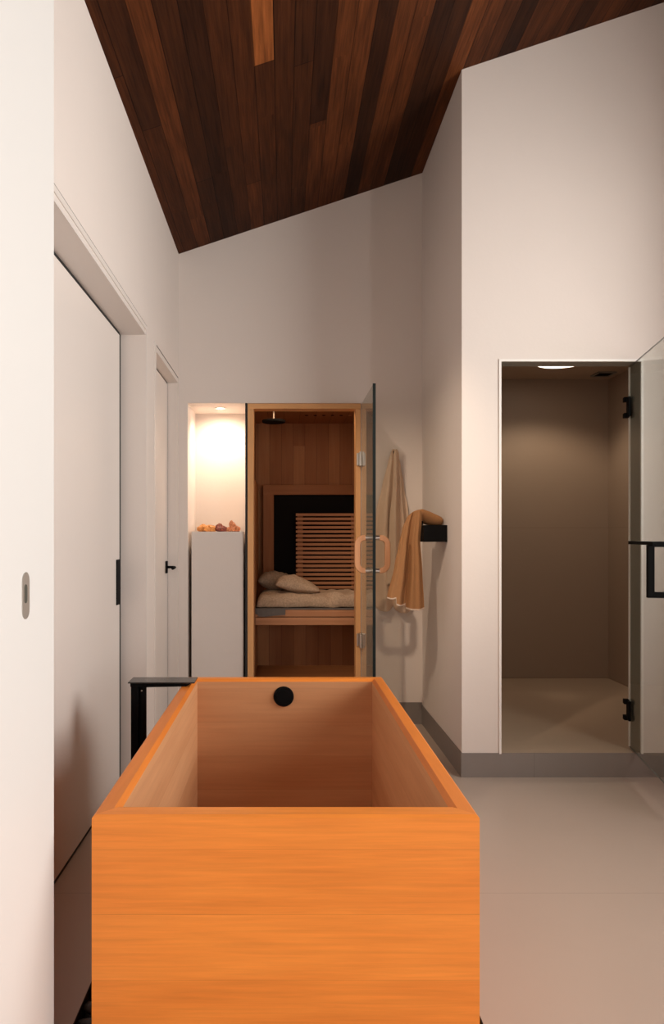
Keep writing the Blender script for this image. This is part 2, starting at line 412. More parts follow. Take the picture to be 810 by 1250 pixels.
# right wall with a window, rear wall with a window
WY0, WY1, WZ0, WZ1 = 1.35, 2.82, 1.25, 2.95
RY0, RY1, RZ0, RZ1 = -1.3, -.05, .12, 2.0
bm = bmesh.new()
slope(bm, XR, XR+T, YB, RY0, 0); slope(bm, XR, XR+T, RY1, WY0, 0); slope(bm, XR, XR+T, WY1, YF, 0)
box(bm, XR, XR+T, WY0, WY1, 0, WZ0); slope(bm, XR, XR+T, WY0, WY1, WZ1)
box(bm, XR, XR+T, RY0, RY1, 0, RZ0); slope(bm, XR, XR+T, RY0, RY1, RZ1)
struct('wall_right', bm, M['wall'])
bm = bmesh.new(); slope(bm, -1.0, XR+.3, YB-T, YB, 0); struct('wall_rear', bm, M['wall'])
def frame_rect(bm, axis, c0, c1, a0, a1, z0, z1, w=.05):
    for r in ((a0, a0+w, z0, z1), (a1-w, a1, z0, z1), (a0+w, a1-w, z0, z0+w), (a0+w, a1-w, z1-w, z1)):
        if axis == 'x': box(bm, c0, c1, r[0], r[1], r[2], r[3])
        else: box(bm, r[0], r[1], c0, c1, r[2], r[3])
bm = bmesh.new(); frame_rect(bm, 'x', XR+.03, XR+.08, WY0, WY1, WZ0, WZ1); struct('window_1', bm, M['winframe'])
bm = bmesh.new(); frame_rect(bm, 'x', XR+.03, XR+.08, RY0, RY1, RZ0, RZ1); struct('window_2', bm, M['winframe'])

# grey tile base
bm = bmesh.new(); box(bm, .56, .921, YW-.004, YW, 0, .145); struct('baseboard_back', bm, M['base'])
bm = bmesh.new(); box(bm, .921, .925, YF-.004, YW-.004, 0, .128); struct('baseboard_side', bm, M['base'])
bm = bmesh.new(); box(bm, .925, XR, YF-.004, YF, 0, .126)
box(bm, SX0, SX1, YF, YF+.112, 0, SZ0-.004)
struct('baseboard_front', bm, M['base'])

# shower room
IX0, IX1, IY0, IY1, IZ = 1.0, 2.58, YF+.112, 5.60, 2.50
bm = bmesh.new(); box(bm, IX0, IX1+.1, IY0, IY1+.1, 0, SZ0); box(bm, SX0, SX1, YF+.001, IY0, SZ0-.004, SZ0)
struct('floor', bm, M['shfloor'])
bm = bmesh.new()
box(bm, IX0, IX1+.1, IY1, IY1+.1, SZ0, IZ); box(bm, IX1, IX1+.1, IY0, IY1, SZ0, IZ); box(bm, IX0, IX0+.012, IY0, IY1, SZ0, IZ)
struct('wall_shower', bm, M['shower'])
bm = bmesh.new(); box(bm, IX0, IX1+.1, IY0, IY1+.1, IZ, IZ+.05); struct('ceiling', bm, M['shfloor'])
# tiled jamb linings and white edge trims of the opening
bm = bmesh.new()
box(bm, SX1-.004, SX1, YF+.006, IY0, SZ0, SZ1-.004); box(bm, SX0, SX0+.004, YF+.006, IY0, SZ0, SZ1-.004)
box(bm, SX0, SX1, YF+.006, IY0, SZ1-.004, SZ1)
struct('trim_9', bm, M['jamb'])
bm = bmesh.new()
box(bm, SX0-.006, SX0+.006, YF-.006, YF+.006, SZ0, SZ1+.006); box(bm, SX1-.006, SX1+.006, YF-.006, YF+.006, SZ0, SZ1+.006)
box(bm, SX0+.006, SX1-.006, YF-.006, YF+.006, SZ1-.006, SZ1+.006)
struct('trim_10', bm, M['trimw'])

# niche shell
NY1 = 5.11
bm = bmesh.new()
box(bm, OX0-.04, OX0, YW+.10, NY1+.04, 0, OZ)
box(bm, OX0, -.256, NY1, NY1+.04, 0, OZ)
box(bm, -.256, -.240, YW+.006, NY1+.04, 0, OZ)
box(bm, OX0, -.256, YW+.10, NY1, OZ, OZ+.03)
struct('wall_niche', bm, M['wall'])
bm = bmesh.new(); box(bm, -.256, -.243, YW-.004, YW+.006, 0, OZ); struct('trim_11', bm, M['gap'])

# sauna shell
SY1 = 5.66; KX0, KX1 = -.226, .604; KZ0, KZ1 = .262, 2.158
bm = bmesh.new(); box(bm, KX0, KX1, SY1, SY1+.04, KZ0, KZ1); struct('wall_sauna_back', bm, M['saz'])
bm = bmesh.new(); box(bm, KX0-.014, KX0, YW+.10, SY1+.04, 0, KZ1+.03)
struct('wall_sauna_left', bm, M['say'])
bm = bmesh.new(); box(bm, KX1, KX1+.03, YW+.10, SY1+.04, 0, KZ1+.03); struct('wall_sauna_right', bm, M['say'])
bm = bmesh.new(); box(bm, KX0, KX1, YW+.10, SY1+.04, KZ1, KZ1+.03); struct('ceiling', bm, M['sac'])
bm = bmesh.new(); box(bm, KX0, KX1, YW+.04, SY1, KZ0-.03, KZ0); struct('floor', bm, M['sax'])
bm = bmesh.new(); box(bm, KX0, KX1, 5.40, 5.425, KZ0, .60); struct('wall_sauna_lower', bm, M['saz'])
# door frame of the sauna
bm = bmesh.new()
box(bm, -.240, -.200, YW-.006, YW+.10, .10, OZ-.038); box(bm, .480, OX1-.002, YW+.004, YW+.10, .10, OZ-.038)
fo = struct('trim_12', bm, M['frame'], bevel=.002)
bm = bmesh.new(); box(bm, -.240, OX1-.002, YW-.006, YW+.10, OZ-.038, OZ-.002); struct('trim_13', bm, M['framex'], bevel=.002)
bm = bmesh.new(); box(bm, -.200, .480, YW, YW+.04, .0, KZ0); struct('trim_14', bm, M['sax'], bevel=.002)

# ------------------------------------------------------------------ bathtub
TX0, TX1, TY0, TY1, TZ = -.397, .4055, 1.458, 2.90, .673
W = .048; TB = -.08
tub = thing('bathtub', 'long rectangular orange cedar soaking tub in the middle of the floor', 'bathtub', (.004, 2.18, TB))
ch, ci = .006, .011
def prism_x(bm, poly, xa, xb):
    """polygon in (y,z) swept along x; xa/xb may be functions of y for mitres"""
    A = [bm.verts.new((xa(y) if callable(xa) else xa, y, z)) for y, z in poly]
    Q = [bm.verts.new((xb(y) if callable(xb) else xb, y, z)) for y, z in poly]
    n = len(poly)
    for i in range(n): bm.faces.new((A[i], A[(i+1) % n], Q[(i+1) % n], Q[i]))
    bm.faces.new(A[::-1]); bm.faces.new(Q)
    for f in bm.faces:
        f.normal_update()
        if abs(abs(f.normal.y)-1) < .01 and abs(f.calc_center_median().y - poly[-1][0]) < .001: f.material_index = 1
def prism_y(bm, poly, ya, yb):
    A = [bm.verts.new((x, ya(x), z)) for x, z in poly]
    Q = [bm.verts.new((x, yb(x), z)) for x, z in poly]
    n = len(poly)
    for i in range(n): bm.faces.new((A[i], A[(i+1) % n], Q[(i+1) % n], Q[i]))
    bm.faces.new(A[::-1]); bm.faces.new(Q)
    for f in bm.faces:
        f.normal_update()
        if abs(abs(f.normal.x)-1) < .01 and abs(f.calc_center_median().x - poly[-1][0]) < .001: f.material_index = 1
fpoly = [(TY0, TB), (TY0, TZ-ch), (TY0+ch, TZ), (TY0+W-.003, TZ), (TY0+W, TZ-.003), (TY0+W, TB)]
bm = bmesh.new(); prism_x(bm, fpoly, lambda y: TX0+(y-TY0), lambda y: TX1-(y-TY0))
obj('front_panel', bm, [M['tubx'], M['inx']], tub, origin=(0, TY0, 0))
bpoly = [(TY1, TB), (TY1, TZ-ch), (TY1-ch, TZ), (TY1-W+ci, TZ), (TY1-W, TZ-ci), (TY1-W, TB)]
bm = bmesh.new(); prism_x(bm, bpoly, lambda y: TX0+(TY1-y), lambda y: TX1-(TY1-y))
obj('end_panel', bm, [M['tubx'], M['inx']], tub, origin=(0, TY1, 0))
for s, X in ((1, TX0), (-1, TX1)):
    poly = [(X, TB), (X, TZ-ch), (X+s*ch, TZ), (X+s*(W-ci), TZ), (X+s*W, TZ-ci), (X+s*W, TB)]
    bm = bmesh.new(); prism_y(bm, poly, lambda x: TY0+abs(x-X), lambda x: TY1-abs(x-X))
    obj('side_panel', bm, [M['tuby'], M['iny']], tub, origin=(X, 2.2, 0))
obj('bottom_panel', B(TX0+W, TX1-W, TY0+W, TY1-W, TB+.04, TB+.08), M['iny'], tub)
bm = bmesh.new(); cyl(bm, (0, TY1-W, .603), (0, TY1-W-.008, .603), .0415, .040, 40)
ov = obj('overflow_cover', bm, M['black'], tub, bevel=.002); ov['label'] = 'round black overflow cover'
bm = bmesh.new(); cyl(bm, (0, TY1-W-.008, .603), (0, TY1-W-.011, .603), .028, .027, 32)
obj('cap', bm, M['black'], ov)

# pebbles in the channel
def rock(bm, c, r, seed, sub=2, rough=.12):
    rnd = random.Random(seed)
    res = bmesh.ops.create_icosphere(bm, subdivisions=sub, radius=1)
    ax = [Vector((rnd.uniform(-1, 1), rnd.uniform(-1, 1), rnd.uniform(-1, 1))).normalized() for _ in range(5)]
    for v in res['verts']:
        d = v.co.normalized(); k = 1 + sum(rough * math.sin(3*d.dot(a) + i) for i, a in enumerate(ax)) / 2
        v.co = Vector((c[0] + d.x*k*r[0], c[1] + d.y*k*r[1], c[2] + d.z*k*r[2]))
rnd = random.Random(4)
masters = []
def pebble(x, y, z, label):
    if len(masters) < 4:
        bm = bmesh.new(); rock(bm, (0, 0, 0), (.032+.004*len(masters), .024, .015), len(masters)+11)
        o = obj('pebble', bm, M['pebble'], smooth=True); masters.append(o)
    else:
        o = rnd.choice(masters).copy(); COL.objects.link(o)
    o.location = (x, y, z); o.rotation_euler = (rnd.uniform(-.2, .2), rnd.uniform(-.2, .2), rnd.uniform(0, 6))
    tag(o, label, 'pebble', 'dark pebbles in the channel')
    return o
for i in range(9):
    y = 1.42 + i*.068
    pebble(-.508, y, -.019, 'smooth dark river pebble lying in the channel between floor and tub, left side')
    pebble(-.438, y+.034, -.019, 'smooth dark river pebble lying in the channel between floor and tub, left side')
for i in range(5):
    y = 1.42 + i*.068
    pebble(0.438, y, -.019, 'smooth dark river pebble lying in the channel right of the tub')
    pebble(0.488, y+.034, -.019, 'smooth dark river pebble lying in the channel right of the tub')
bm = bmesh.new()
k = 0
def fill(xa, xb, ya, yb):
    global k
    y = ya + .03
    while y < yb - .02:
        x = xa + .033
        while x < xb - .02:
            k += 1; rock(bm, (x, y, -.020), (.03, .024, .014), 100+k, 1); x += .058
        y += .052
fill(PX0, TX0, 2.12, PY1); fill(TX1, PX1, 1.84, PY1)
o = obj('pebble_bed', bm, M['pebble'], smooth=True); tag(o, 'bed of dark pebbles filling the far channel round the wooden tub', 'pebbles', kind='stuff')
# dark gravel base that the pebbles lie on
bm = bmesh.new(); box(bm, PX0, TX0, PY0, PY1, -.08, -.05); box(bm, TX1, PX1, PY0, PY1, -.08, -.05)
box(bm, TX0, TX1, TY1, PY1, -.08, -.05); box(bm, TX0, TX1, PY0, TY0, -.08, -.05)
struct('floor', bm, M['pebble'])
bm = bmesh.new()
box(bm, PX0, PX0+.002, PY0, PY1, -.05, -.0005); box(bm, PX1-.002, PX1, PY0, PY1, -.05, -.0005)
box(bm, PX0+.002, PX1-.002, PY0, PY0+.002, -.05, -.0005); box(bm, PX0+.002, PX1-.002, PY1-.002, PY1, -.05, -.0005)
struct('trim_15', bm, M['gap'])

# ------------------------------------------------------------------ tub filler
fy = 2.70
tf = thing('tub_filler', 'matte black floor standing tub filler with flat spout reaching over the tub rim', 'faucet', (-.574, fy+.05, 0))
bm = bmesh.new(); box(bm, -.589, -.560, fy+.015, fy+.055, .012, .682); obj('post', bm, M['black'], tf, bevel=.003)
bm = bmesh.new(); cyl(bm, (-.546, fy+.035, .28), (-.546, fy+.035, .676), .0142, n=24); obj('hand_shower', bm, M['black'], tf, bevel=.002)
for z_ in (.33, .60): obj('cradle', B(-.560, -.545, fy+.025, fy+.045, z_, z_+.02), M['black'], tf)
bm = bmesh.new()
poly = [(-.590, .6865), (-.590, .672), (-.56, .669), (-.375, .673), (-.352, .6865)]
prism = [[bm.verts.new((x, yy, z)) for x, z in poly] for yy in (fy+.012, fy+.085)]
n = len(poly)
for i in range(n): bm.faces.new((prism[0][i], prism[0][(i+1) % n], prism[1][(i+1) % n], prism[1][i]))
bm.faces.new(prism[0]); bm.faces.new(prism[1][::-1])
obj('spout', bm, M['black'], tf)
M['plate'] = plain('black_plate_top', (.03, .028, .027, 1), .22, noise=0, spec=.6)
obj('top_plate', B(-.597, -.341, fy, fy+.10, .6865, .6915), M['plate'], tf, bevel=.001)
bm = bmesh.new(); box(bm, -.612, -.545, fy-.005, fy+.075, 0, .012); obj('floor_flange', bm, M['black'], tf, bevel=.003)
bm = bmesh.new(); cyl(bm, (-.5475, fy+.035-.0140, .655), (-.5475, fy+.035-.0160, .655), .003, n=12); obj('indicator_dot', bm, M['chrome'], tf)

# ------------------------------------------------------------------ pedestal, crystals, niche light
ped = obj('pedestal', B(-.617, -.270, YW+.02, YW+.36, 0, 1.283), M['wall'], origin=(-.44, YW+.19, 0), bevel=.002)
tag(ped, 'tall plain white plinth standing in the lit wall niche left of the sauna', 'pedestal')
def cluster(name, label, seeds, mat, origin, bits):
    bm = bmesh.new()
    rn = random.Random(seeds)
    for (x, z, rx, rz) in bits:
        nb = len(bm.verts)
        rock(bm, (x, origin[1] + rn.uniform(-.01, .01), z), (rx, rx*.9, rz), rn.randint(0, 999), 3, .22)
        bm.verts.ensure_lookup_table()
        for v in bm.verts[nb:]:
            v.co += Vector((rn.uniform(-1, 1), rn.uniform(-1, 1), rn.uniform(-1, 1))) * .0035
            if v.co.z < 1.2835: v.co.z = 1.2835
    o = obj(name, bm, mat, origin=origin); tag(o, label, 'crystal', 'mineral specimens on the plinth'); return o
zt = 1.2835; py_ = YW+.10; sp_ = 860/py_
X_ = lambda px: (px-346)/sp_
cluster('mineral_specimen', 'long low amber orange crystal lump, leftmost on the white plinth', 5, M['cit'], (X_(251), py_, zt),
        [(X_(246), zt+.020, .032, .024), (X_(253), zt+.026, .036, .026), (X_(258), zt+.022, .026, .030)])
cluster('mineral_specimen', 'dark rust red crystal lump in the middle of the white plinth', 8, M['rust'], (X_(270), py_, zt),
        [(X_(268), zt+.024, .030, .030), (X_(272.5), zt+.020, .026, .024)])
cluster('mineral_specimen', 'pale tan crystal cluster with a pointed top, rightmost on the white plinth', 13, M['tan'], (X_(285), py_, zt),
        [(X_(282.0), zt+.052, .015, .020), (X_(284), zt+.030, .020, .028), (X_(288), zt+.018, .020, .020), (X_(280), zt+.014, .02, .016)])
nl = thing('recessed_downlight', 'small round lit downlight recessed in the niche ceiling above the white plinth', 'light', (-.4375, 4.885, OZ))
bm = bmesh.new()
n = 32
for r0, r1, z0, z1 in ((.042, .042, OZ-.001, OZ-.004), (.042, .028, OZ-.004, OZ-.004), (.028, .026, OZ-.004, OZ+.002)):
    A = [bm.verts.new((-.4375+math.cos(2*PI*i/n)*r0, 4.885+math.sin(2*PI*i/n)*r0, z0)) for i in range(n)]
    Q = [bm.verts.new((-.4375+math.cos(2*PI*i/n)*r1, 4.885+math.sin(2*PI*i/n)*r1, z1)) for i in range(n)]
    for i in range(n): bm.faces.new((A[i], A[(i+1) % n], Q[(i+1) % n], Q[i]))
obj('trim_ring', bm, M['trimw'], nl)
bm = bmesh.new(); cyl(bm, (-.4375, 4.885, OZ-.001), (-.4375, 4.885, OZ-.002), .0265, n=24); obj('lens', bm, M['spot'], nl)

# ------------------------------------------------------------------ sauna interior
def Bx(name, parent, mat, *a, bev=.002, label=None):
    o = obj(name, B(*a), mat, parent, origin=((a[0]+a[1])/2, (a[2]+a[3])/2, a[4]), bevel=bev)
    if label: o['label'] = label
    return o
hp = thing('infrared_heater', 'large black infrared heater panel in a wooden surround on the sauna back wall', 'heater', (.2, 5.62, .76))
Bx('heating_panel', hp, M['heater'], -.078, .600, 5.615, 5.655, .80, 1.582, bev=0, label='flat black heating panel')
Bx('surround', hp, M['sax'], -.163, .600, 5.595, 5.658, 1.582, 1.660)
Bx('surround', hp, M['sav'], -.163, -.078, 5.595, 5.658, KZ0, 1.582)
sh = Bx('side_heater_surround', None, M['sav'], -.2255, -.2005, 4.95, 5.58, KZ0, 1.65)
tag(sh, 'narrow upright wooden side panel on the left sauna wall beside the bench', 'panel')
br = thing('slatted_backrest', 'ribbed backrest of thin horizontal wooden slats leaning before the black heater panel', 'backrest', (.34, 5.5, .82))
NS = 18; bz0, bz1 = .845, 1.432
for i in range(NS):
    z = bz0 + (bz1-.021-bz0) * i/(NS-1)
    y = 5.47 + .05 * i/(NS-1)
    obj('slat', B(.096, .583, y, y+.016, z, z+.021), M['slat'], br, origin=(.34, y, z), bevel=.002)
for xa, xb in ((.108, .150), (.530, .572)):
    bm = bmesh.new()
    vs = [bm.verts.new(p) for p in ((xa, 5.4770, .735), (xb, 5.4770, .735), (xb, 5.502, .735), (xa, 5.502, .735), (xa, 5.5365, bz1), (xb, 5.5365, bz1), (xb, 5.5615, bz1), (xa, 5.5615, bz1))]
    for f in ((0, 3, 2, 1), (4, 5, 6, 7), (0, 1, 5, 4), (1, 2, 6, 5), (2, 3, 7, 6), (3, 0, 4, 7)): bm.faces.new([vs[j] for j in f])
    obj('upright', bm, M['sav'], br, origin=(xa, 5.5, bz0))
be = thing('sauna_bench', 'wide wooden sauna bench with two front rails under the linen mattress', 'bench', (.19, 5.3, .625))
Bx('seat_board', be, M['sax'], -.20, .600, 4.98, 5.59, .712, .7345)
Bx('front_rail', be, M['slat'], -.20, .600, 4.972, 4.9795, .685, .7345)
Bx('front_rail', be, M['slat'], -.20, .600, 4.972, 4.998, .625, .679)
Bx('support_beam', be, M['sav'], -.20, .600, 4.9985, 5.58, .66, .7115)

def cushion(name, x0, x1, y0, y1, z0, z1, mat, p=2.6, seed=1, bs=.92, wr=.006, nx=36, ny=18, label=None, pinch=0.0, parent=None, rot=0, tilt=0, skew=0):
    rn = random.Random(seed); bm = bmesh.new()
    ph = [(rn.uniform(5, 26), rn.uniform(3, 14), rn.uniform(0, 6)) for _ in range(7)]
    cx, cy = (x0+x1)/2, (y0+y1)/2; hz = (z1-z0)/(1+bs); cz = z1-hz
    hx, hy = (x1-x0)/2, (y1-y0)/2
    top, bot = {}, {}
    for i in range(nx+1):
        for j in range(ny+1):
            u = -1 + 2*i/nx; v = -1 + 2*j/ny
            h = max(0, (1-abs(u)**p) * (1-abs(v)**p)) ** (.5 if p > 4 else .62)
            x = u*hx*(1 - pinch*(1-abs(u)**2)*0 - pinch*abs(v)**2*.5); y = v*hy*(1 - pinch*abs(u)**2*.5)
            hz2 = hz*(1 - skew*u); w = sum(math.sin(a*u + b*v + c) for a, b, c in ph)/6 * wr * (.3+h)
            vt = Vector((x, y, h*hz2 + w)); vb = Vector((x, y, -h*hz*bs + w*.3))
            for vec in (vt, vb):
                c_, s_ = math.cos(rot), math.sin(rot)
                vec.x, vec.y = vec.x*c_ - vec.y*s_, vec.x*s_ + vec.y*c_
                vec.z += vec.x*tilt
            edge = i in (0, nx) or j in (0, ny)
            top[i, j] = bm.verts.new(Vector((cx, cy, cz)) + vt)
            bot[i, j] = top[i, j] if edge else bm.verts.new(Vector((cx, cy, cz)) + vb)
    for i in range(nx):
        for j in range(ny):
            bm.faces.new((top[i, j], top[i+1, j], top[i+1, j+1], top[i, j+1]))
            q = (bot[i, j], bot[i, j+1], bot[i+1, j+1], bot[i+1, j])
            try: bm.faces.new(q)
            except ValueError: pass
    return obj(name, bm, mat, parent, origin=(cx, cy, z0), smooth=True)
bl = obj('blanket', B(-.199, .597, 4.985, 5.57, .735, .744), M['greycloth'], origin=(.2, 5.3, .735))
bm = bmesh.new(); box(bm, -.199, .597, 4.966, 5.46, .735, .744)
bpy.data.objects.remove(bl)
nn = 26; x0b, x1b = -.212, .012
prev = None
for i in range(nn+1):
    u = i/nn; x = x0b + .012 + (x1b-x0b-.012)*u
    drop = .052 + .006*math.sin(u*5) - (.012 if u < .08 else 0)
    yy = 4.9655 - .004*math.sin(u*9)
    a = bm.verts.new((x, yy, .744)); b = bm.verts.new((x, yy - .003, .744-drop)); c = bm.verts.new((x, yy+.004, .744)); d_ = bm.verts.new((x, yy+.001, .744-drop))
    if prev:
        pa, pb, pc, pd = prev
        bm.faces.new((pa, a, b, pb)); bm.faces.new((pc, pd, d_, c)); bm.faces.new((pb, b, d_, pd)); bm.faces.new((pa, pc, c, a))
    prev = (a, b, c, d_)
bl = obj('blanket', bm, M['greycloth'], origin=(.2, 5.3, .735), smooth=False)
tag(bl, 'thin dark grey cloth under the mattress, hanging over the bench front at left', 'blanket')
mt = cushion('mattress', -.195, .590, 4.985, 5.45, .745, .842, M['linen'], p=12, bs=.12, seed=3, wr=.022, nx=70, ny=34)
tag(mt, 'long beige linen bench mattress with a rumpled front edge on the sauna bench', 'mattress')
pb = cushion('pillow', -.190, .075, 5.20, 5.42, .845, .985, M['linen2'], p=2.4, seed=8, wr=.008, tilt=-.06)
tag(pb, 'darker greyish linen pillow behind, against the left sauna wall', 'pillow')
pf = cushion('pillow', -.058, .262, 5.03, 5.20, .845, .962, M['linen'], p=2.0, bs=.45, seed=12, wr=.008, tilt=-.14, skew=.35)
tag(pf, 'lighter beige linen pillow lying in front on the sauna mattress', 'pillow')

cd = thing('ceiling_disc', 'flat round black disc fitting hung under the sauna ceiling at left', 'ceiling fitting', (-.070, 4.98, KZ1))
bm = bmesh.new(); cyl(bm, (-.070, 4.98, 2.055), (-.070, 4.98, 2.072), .081, .083, 40); obj('disc', bm, M['black'], cd, bevel=.003)
bm = bmesh.new(); cyl(bm, (-.070, 4.98, 2.072), (-.070, 4.98, KZ1-.001), .007, n=16); obj('stem', bm, M['nickel'], cd)
for i in range(6):
    x = .172 + .0645*i; y = 5.27
    if i == 0:
        bm = bmesh.new(); cyl(bm, (x, y, KZ1-.004), (x, y, KZ1-.0005), .012, .013, 20)
        h0 = obj('ceiling_vent_hole', bm, M['heater'], origin=(x, y, KZ1-.004)); o = h0
    else:
        o = h0.copy(); COL.objects.link(o); o.location = (x, y, KZ1-.004)
    if i == 5:
        o.data = h0.data.copy(); o.data.materials[0] = M['slat']
    tag(o, 'small round dark vent in the sauna ceiling, one of the row of five' if i < 5 else
        'small light wooden plug at the right end of the sauna ceiling row', 'ceiling vent', 'row of small round ceiling vents')

# sauna glass door, open 90 degrees
GX = .520; gy0, gy1 = 4.047, 4.690
gd = thing('glass_door', 'frameless clear glass sauna door standing open with a wooden handle', 'glass door', (GX, gy1, .14))
obj('pane', B(GX-.004, GX+.004, gy0+.002, gy1, .14, 2.13), M['glass2'], gd, origin=(GX, gy0, .14))
obj('edge_strip', B(GX-.0085, GX+.0085, gy0-.002, gy0+.0015, .14, 2.13), M['edge'], gd, origin=(GX, gy0, .14))['label'] = 'dark free edge of the glass'
for z in (1.764, .562):
    bm = bmesh.new(); box(bm, GX-.020, GX-.0045, gy1-.045, gy1+.008, z-.048, z+.048); box(bm, GX-.034, GX-.020, gy1-.002, gy1+.012, z-.042, z+.042)
    obj('hinge', bm, M['chrome'], gd, origin=(GX, gy1, z), bevel=.003)
hy = 4.13
for s in (-1, 1):
    bm = bmesh.new()
    pts = []
    xo, xi = .088, .040; zt_, zb_ = 1.243, 1.050; rr = .042
    cxs = GX + s*(xo-rr)
    pts.append((GX + s*xi, zt_+.0))
    for k_ in range(0, 9): a = PI/2*(k_/8); pts.append((cxs + s*rr*math.sin(a), zt_-rr + rr*math.cos(a)))
    for k_ in range(0, 9): a = PI/2*(k_/8); pts.append((cxs + s*rr*math.cos(a), zb_+rr - rr*math.sin(a)))
    pts.append((GX + s*xi, zb_))
    # rectangular section swept along the D
    rings = []
    for i, (x, z) in enumerate(pts):
        x0_, z0_ = pts[max(i-1, 0)]; x1_, z1_ = pts[min(i+1, len(pts)-1)]
        tx, tz = x1_-x0_, z1_-z0_; l_ = math.hypot(tx, tz); nx_, nz_ = -tz/l_, tx/l_
        h_ = .0165
        rings.append([bm.verts.new((x + nx_*h_*q, hy + w_, z + nz_*h_*q)) for q, w_ in ((-1, -.014), (1, -.014), (1, .014), (-1, .014))])
    for a, b in zip(rings, rings[1:]):
        for k_ in range(4): bm.faces.new((a[k_], a[(k_+1) % 4], b[(k_+1) % 4], b[k_]))
    bm.faces.new(rings[0][::-1]); bm.faces.new(rings[-1])
    hd = obj('handle', bm, M['handle'], gd, origin=(GX, hy, 1.15), bevel=.004); hd['label'] = 'rounded wooden D-shaped handle'
    for z in (zt_, zb_):
        bm = bmesh.new(); cyl(bm, (GX + s*.0045, hy, z), (GX + s*(xi+.002), hy, z), .0145, n=20)
        obj('standoff', bm, M['chrome'], hd, bevel=.001)

# ------------------------------------------------------------------ towels and black rack
rk = thing('towel_rack', 'black box-shaped towel rack fixed to the side wall', 'towel rack', (.925, 4.05, 1.22))
Bx('rack_box', rk, M['black'], .792, .924, 3.98, 4.15, 1.220, 1.315, bev=.0015)
Bx('end_plate', rk, M['black'], .792, .802, 4.055, 4.15, 1.315, 1.372, bev=.001)
hk = thing('wall_hook', 'small black hook behind the top of the beige towel', 'hook', (.726, YW, 1.80))
bm = bmesh.new(); tube(bm, [(.728, YW-.001, 1.80), (.728, YW-.045, 1.80), (.728, YW-.055, 1.812)], .006, 10); obj('peg', bm, M['black'], hk, smooth=True)

def sheet(layers, mat_i=0):
    """layers: list of dicts describing hanging cloth, all in one bmesh"""
    bm = bmesh.new()
    for L in layers:
        nu, nv = L.get('nu', 60), L.get('nv', 50)
        g = {}
        for i in range(nu+1):
            u = i/nu
            for j in range(nv+1):
                v = j/nv
                xl = interp(L['left'], v); xr = interp(L['right'], v)
                zt0 = L['top'](u); zb0 = L['bottom'](u)
                z = zt0 + (zb0 - zt0)*v
                amp = L['amp'] * min(1, .25 + v*1.3)
                x = xl + (xr-xl)*u
                y = L['y'] + amp*L['fold'](u, v)
                g[i, j] = (x, y, z)
        f_, b_ = {}, {}
        th = L.get('th', .010)
        for k2, p_ in g.items():
            f_[k2] = bm.verts.new(p_); 
            i, j = k2; e = min(i, nu-i)/3.0; t_ = th*min(1, .3+e)
            b_[k2] = bm.verts.new((p_[0], p_[1]+t_, p_[2]))
        for i in range(nu):
            for j in range(nv):
                a = bm.faces.new((f_[i, j], f_[i+1, j], f_[i+1, j+1], f_[i, j+1])); 
                b = bm.faces.new((b_[i, j], b_[i, j+1], b_[i+1, j+1], b_[i+1, j]))
                if L.get('hem') and j >= nv-1: a.material_index = 1; b.material_index = 1
        for i in range(nu):
            bm.faces.new((f_[i, 0], b_[i, 0], b_[i+1, 0], f_[i+1, 0]))
            q = bm.faces.new((f_[i, nv], f_[i+1, nv], b_[i+1, nv], b_[i, nv]))
            if L.get('hem'): q.material_index = 1
        for j in range(nv):
            bm.faces.new((f_[0, j], f_[0, j+1], b_[0, j+1], b_[0, j]))
            bm.faces.new((f_[nu, j], b_[nu, j], b_[nu, j+1], f_[nu, j+1]))
    return bm
def interp(tab, v):
    for (v0, a), (v1, b) in zip(tab, tab[1:]):
        if v <= v1:
            t = (v-v0)/(v1-v0); t = t*t*(3-2*t)*.5 + t*.5
            return a + (b-a)*t
    return tab[-1][1]
def P(px, py, Y):
    s = 860/Y; return ((px-346)/s, 1.25-(py-655)/s)
Yh = 4.60
fx = lambda px: P(px, 0, Yh)[0]; fz = lambda py: P(0, py, Yh)[1]
def back_bottom(u):
    x = u*2 % 1.0001
    lob = (abs(2*x-1))**3
    return fz(749) + .035*lob + (.0 if u > .5 else .012)
back = dict(left=[(0, fx(478)), (.05, fx(475)), (.22, fx(467.6)), (.36, fx(461.4)), (.5, fx(458.6)), (1, fx(459))],
            right=[(0, fx(485)), (.05, fx(490)), (.22, fx(495)), (.36, fx(500)), (.6, fx(504)), (1, fx(505.5))],
            top=lambda u: fz(547) - .03*abs(2*u-1)**2, bottom=back_bottom, amp=.032, y=4.645,
            fold=lambda u, v: math.cos(u*4*PI) * 1 + .35*math.sin(u*9+v*2), th=.012)
front = dict(left=[(0, fx(480.5)), (.25, fx(479.5)), (.5, fx(475.5)), (.8, fx(474)), (1, fx(471))],
             right=[(0, fx(486)), (.3, fx(489)), (.6, fx(493)), (1, fx(497))],
             top=lambda u: fz(548.5) - .02*abs(2*u-1)**2, bottom=lambda u: fz(716) + .02*math.sin(u*5), amp=.026, y=4.585,
             fold=lambda u, v: math.cos(u*2.6*PI + .4), th=.012)
o = obj('towel', sheet([back, front]), [M['beige'], M['hem']], origin=(.726, 4.63, 1.8), smooth=True)
tag(o, 'long beige towel hanging from a hook on the back wall beside the glass door', 'towel')
Yb = 4.03
bx_ = lambda px: P(px, 0, Yb)[0]; bz_ = lambda py: P(0, py, Yb)[1]
def bb(u):
    if u < .23: return bz_(729.5) - .006*math.sin(u/.23*PI)
    if u < .52: return bz_(737.5) - .008*math.sin((u-.23)/.29*PI)
    return bz_(743) - .006*math.sin((u-.52)/.48*PI)
def bt(u):
    return bz_(622.5) - .045*max(0, (1-u))**2.4
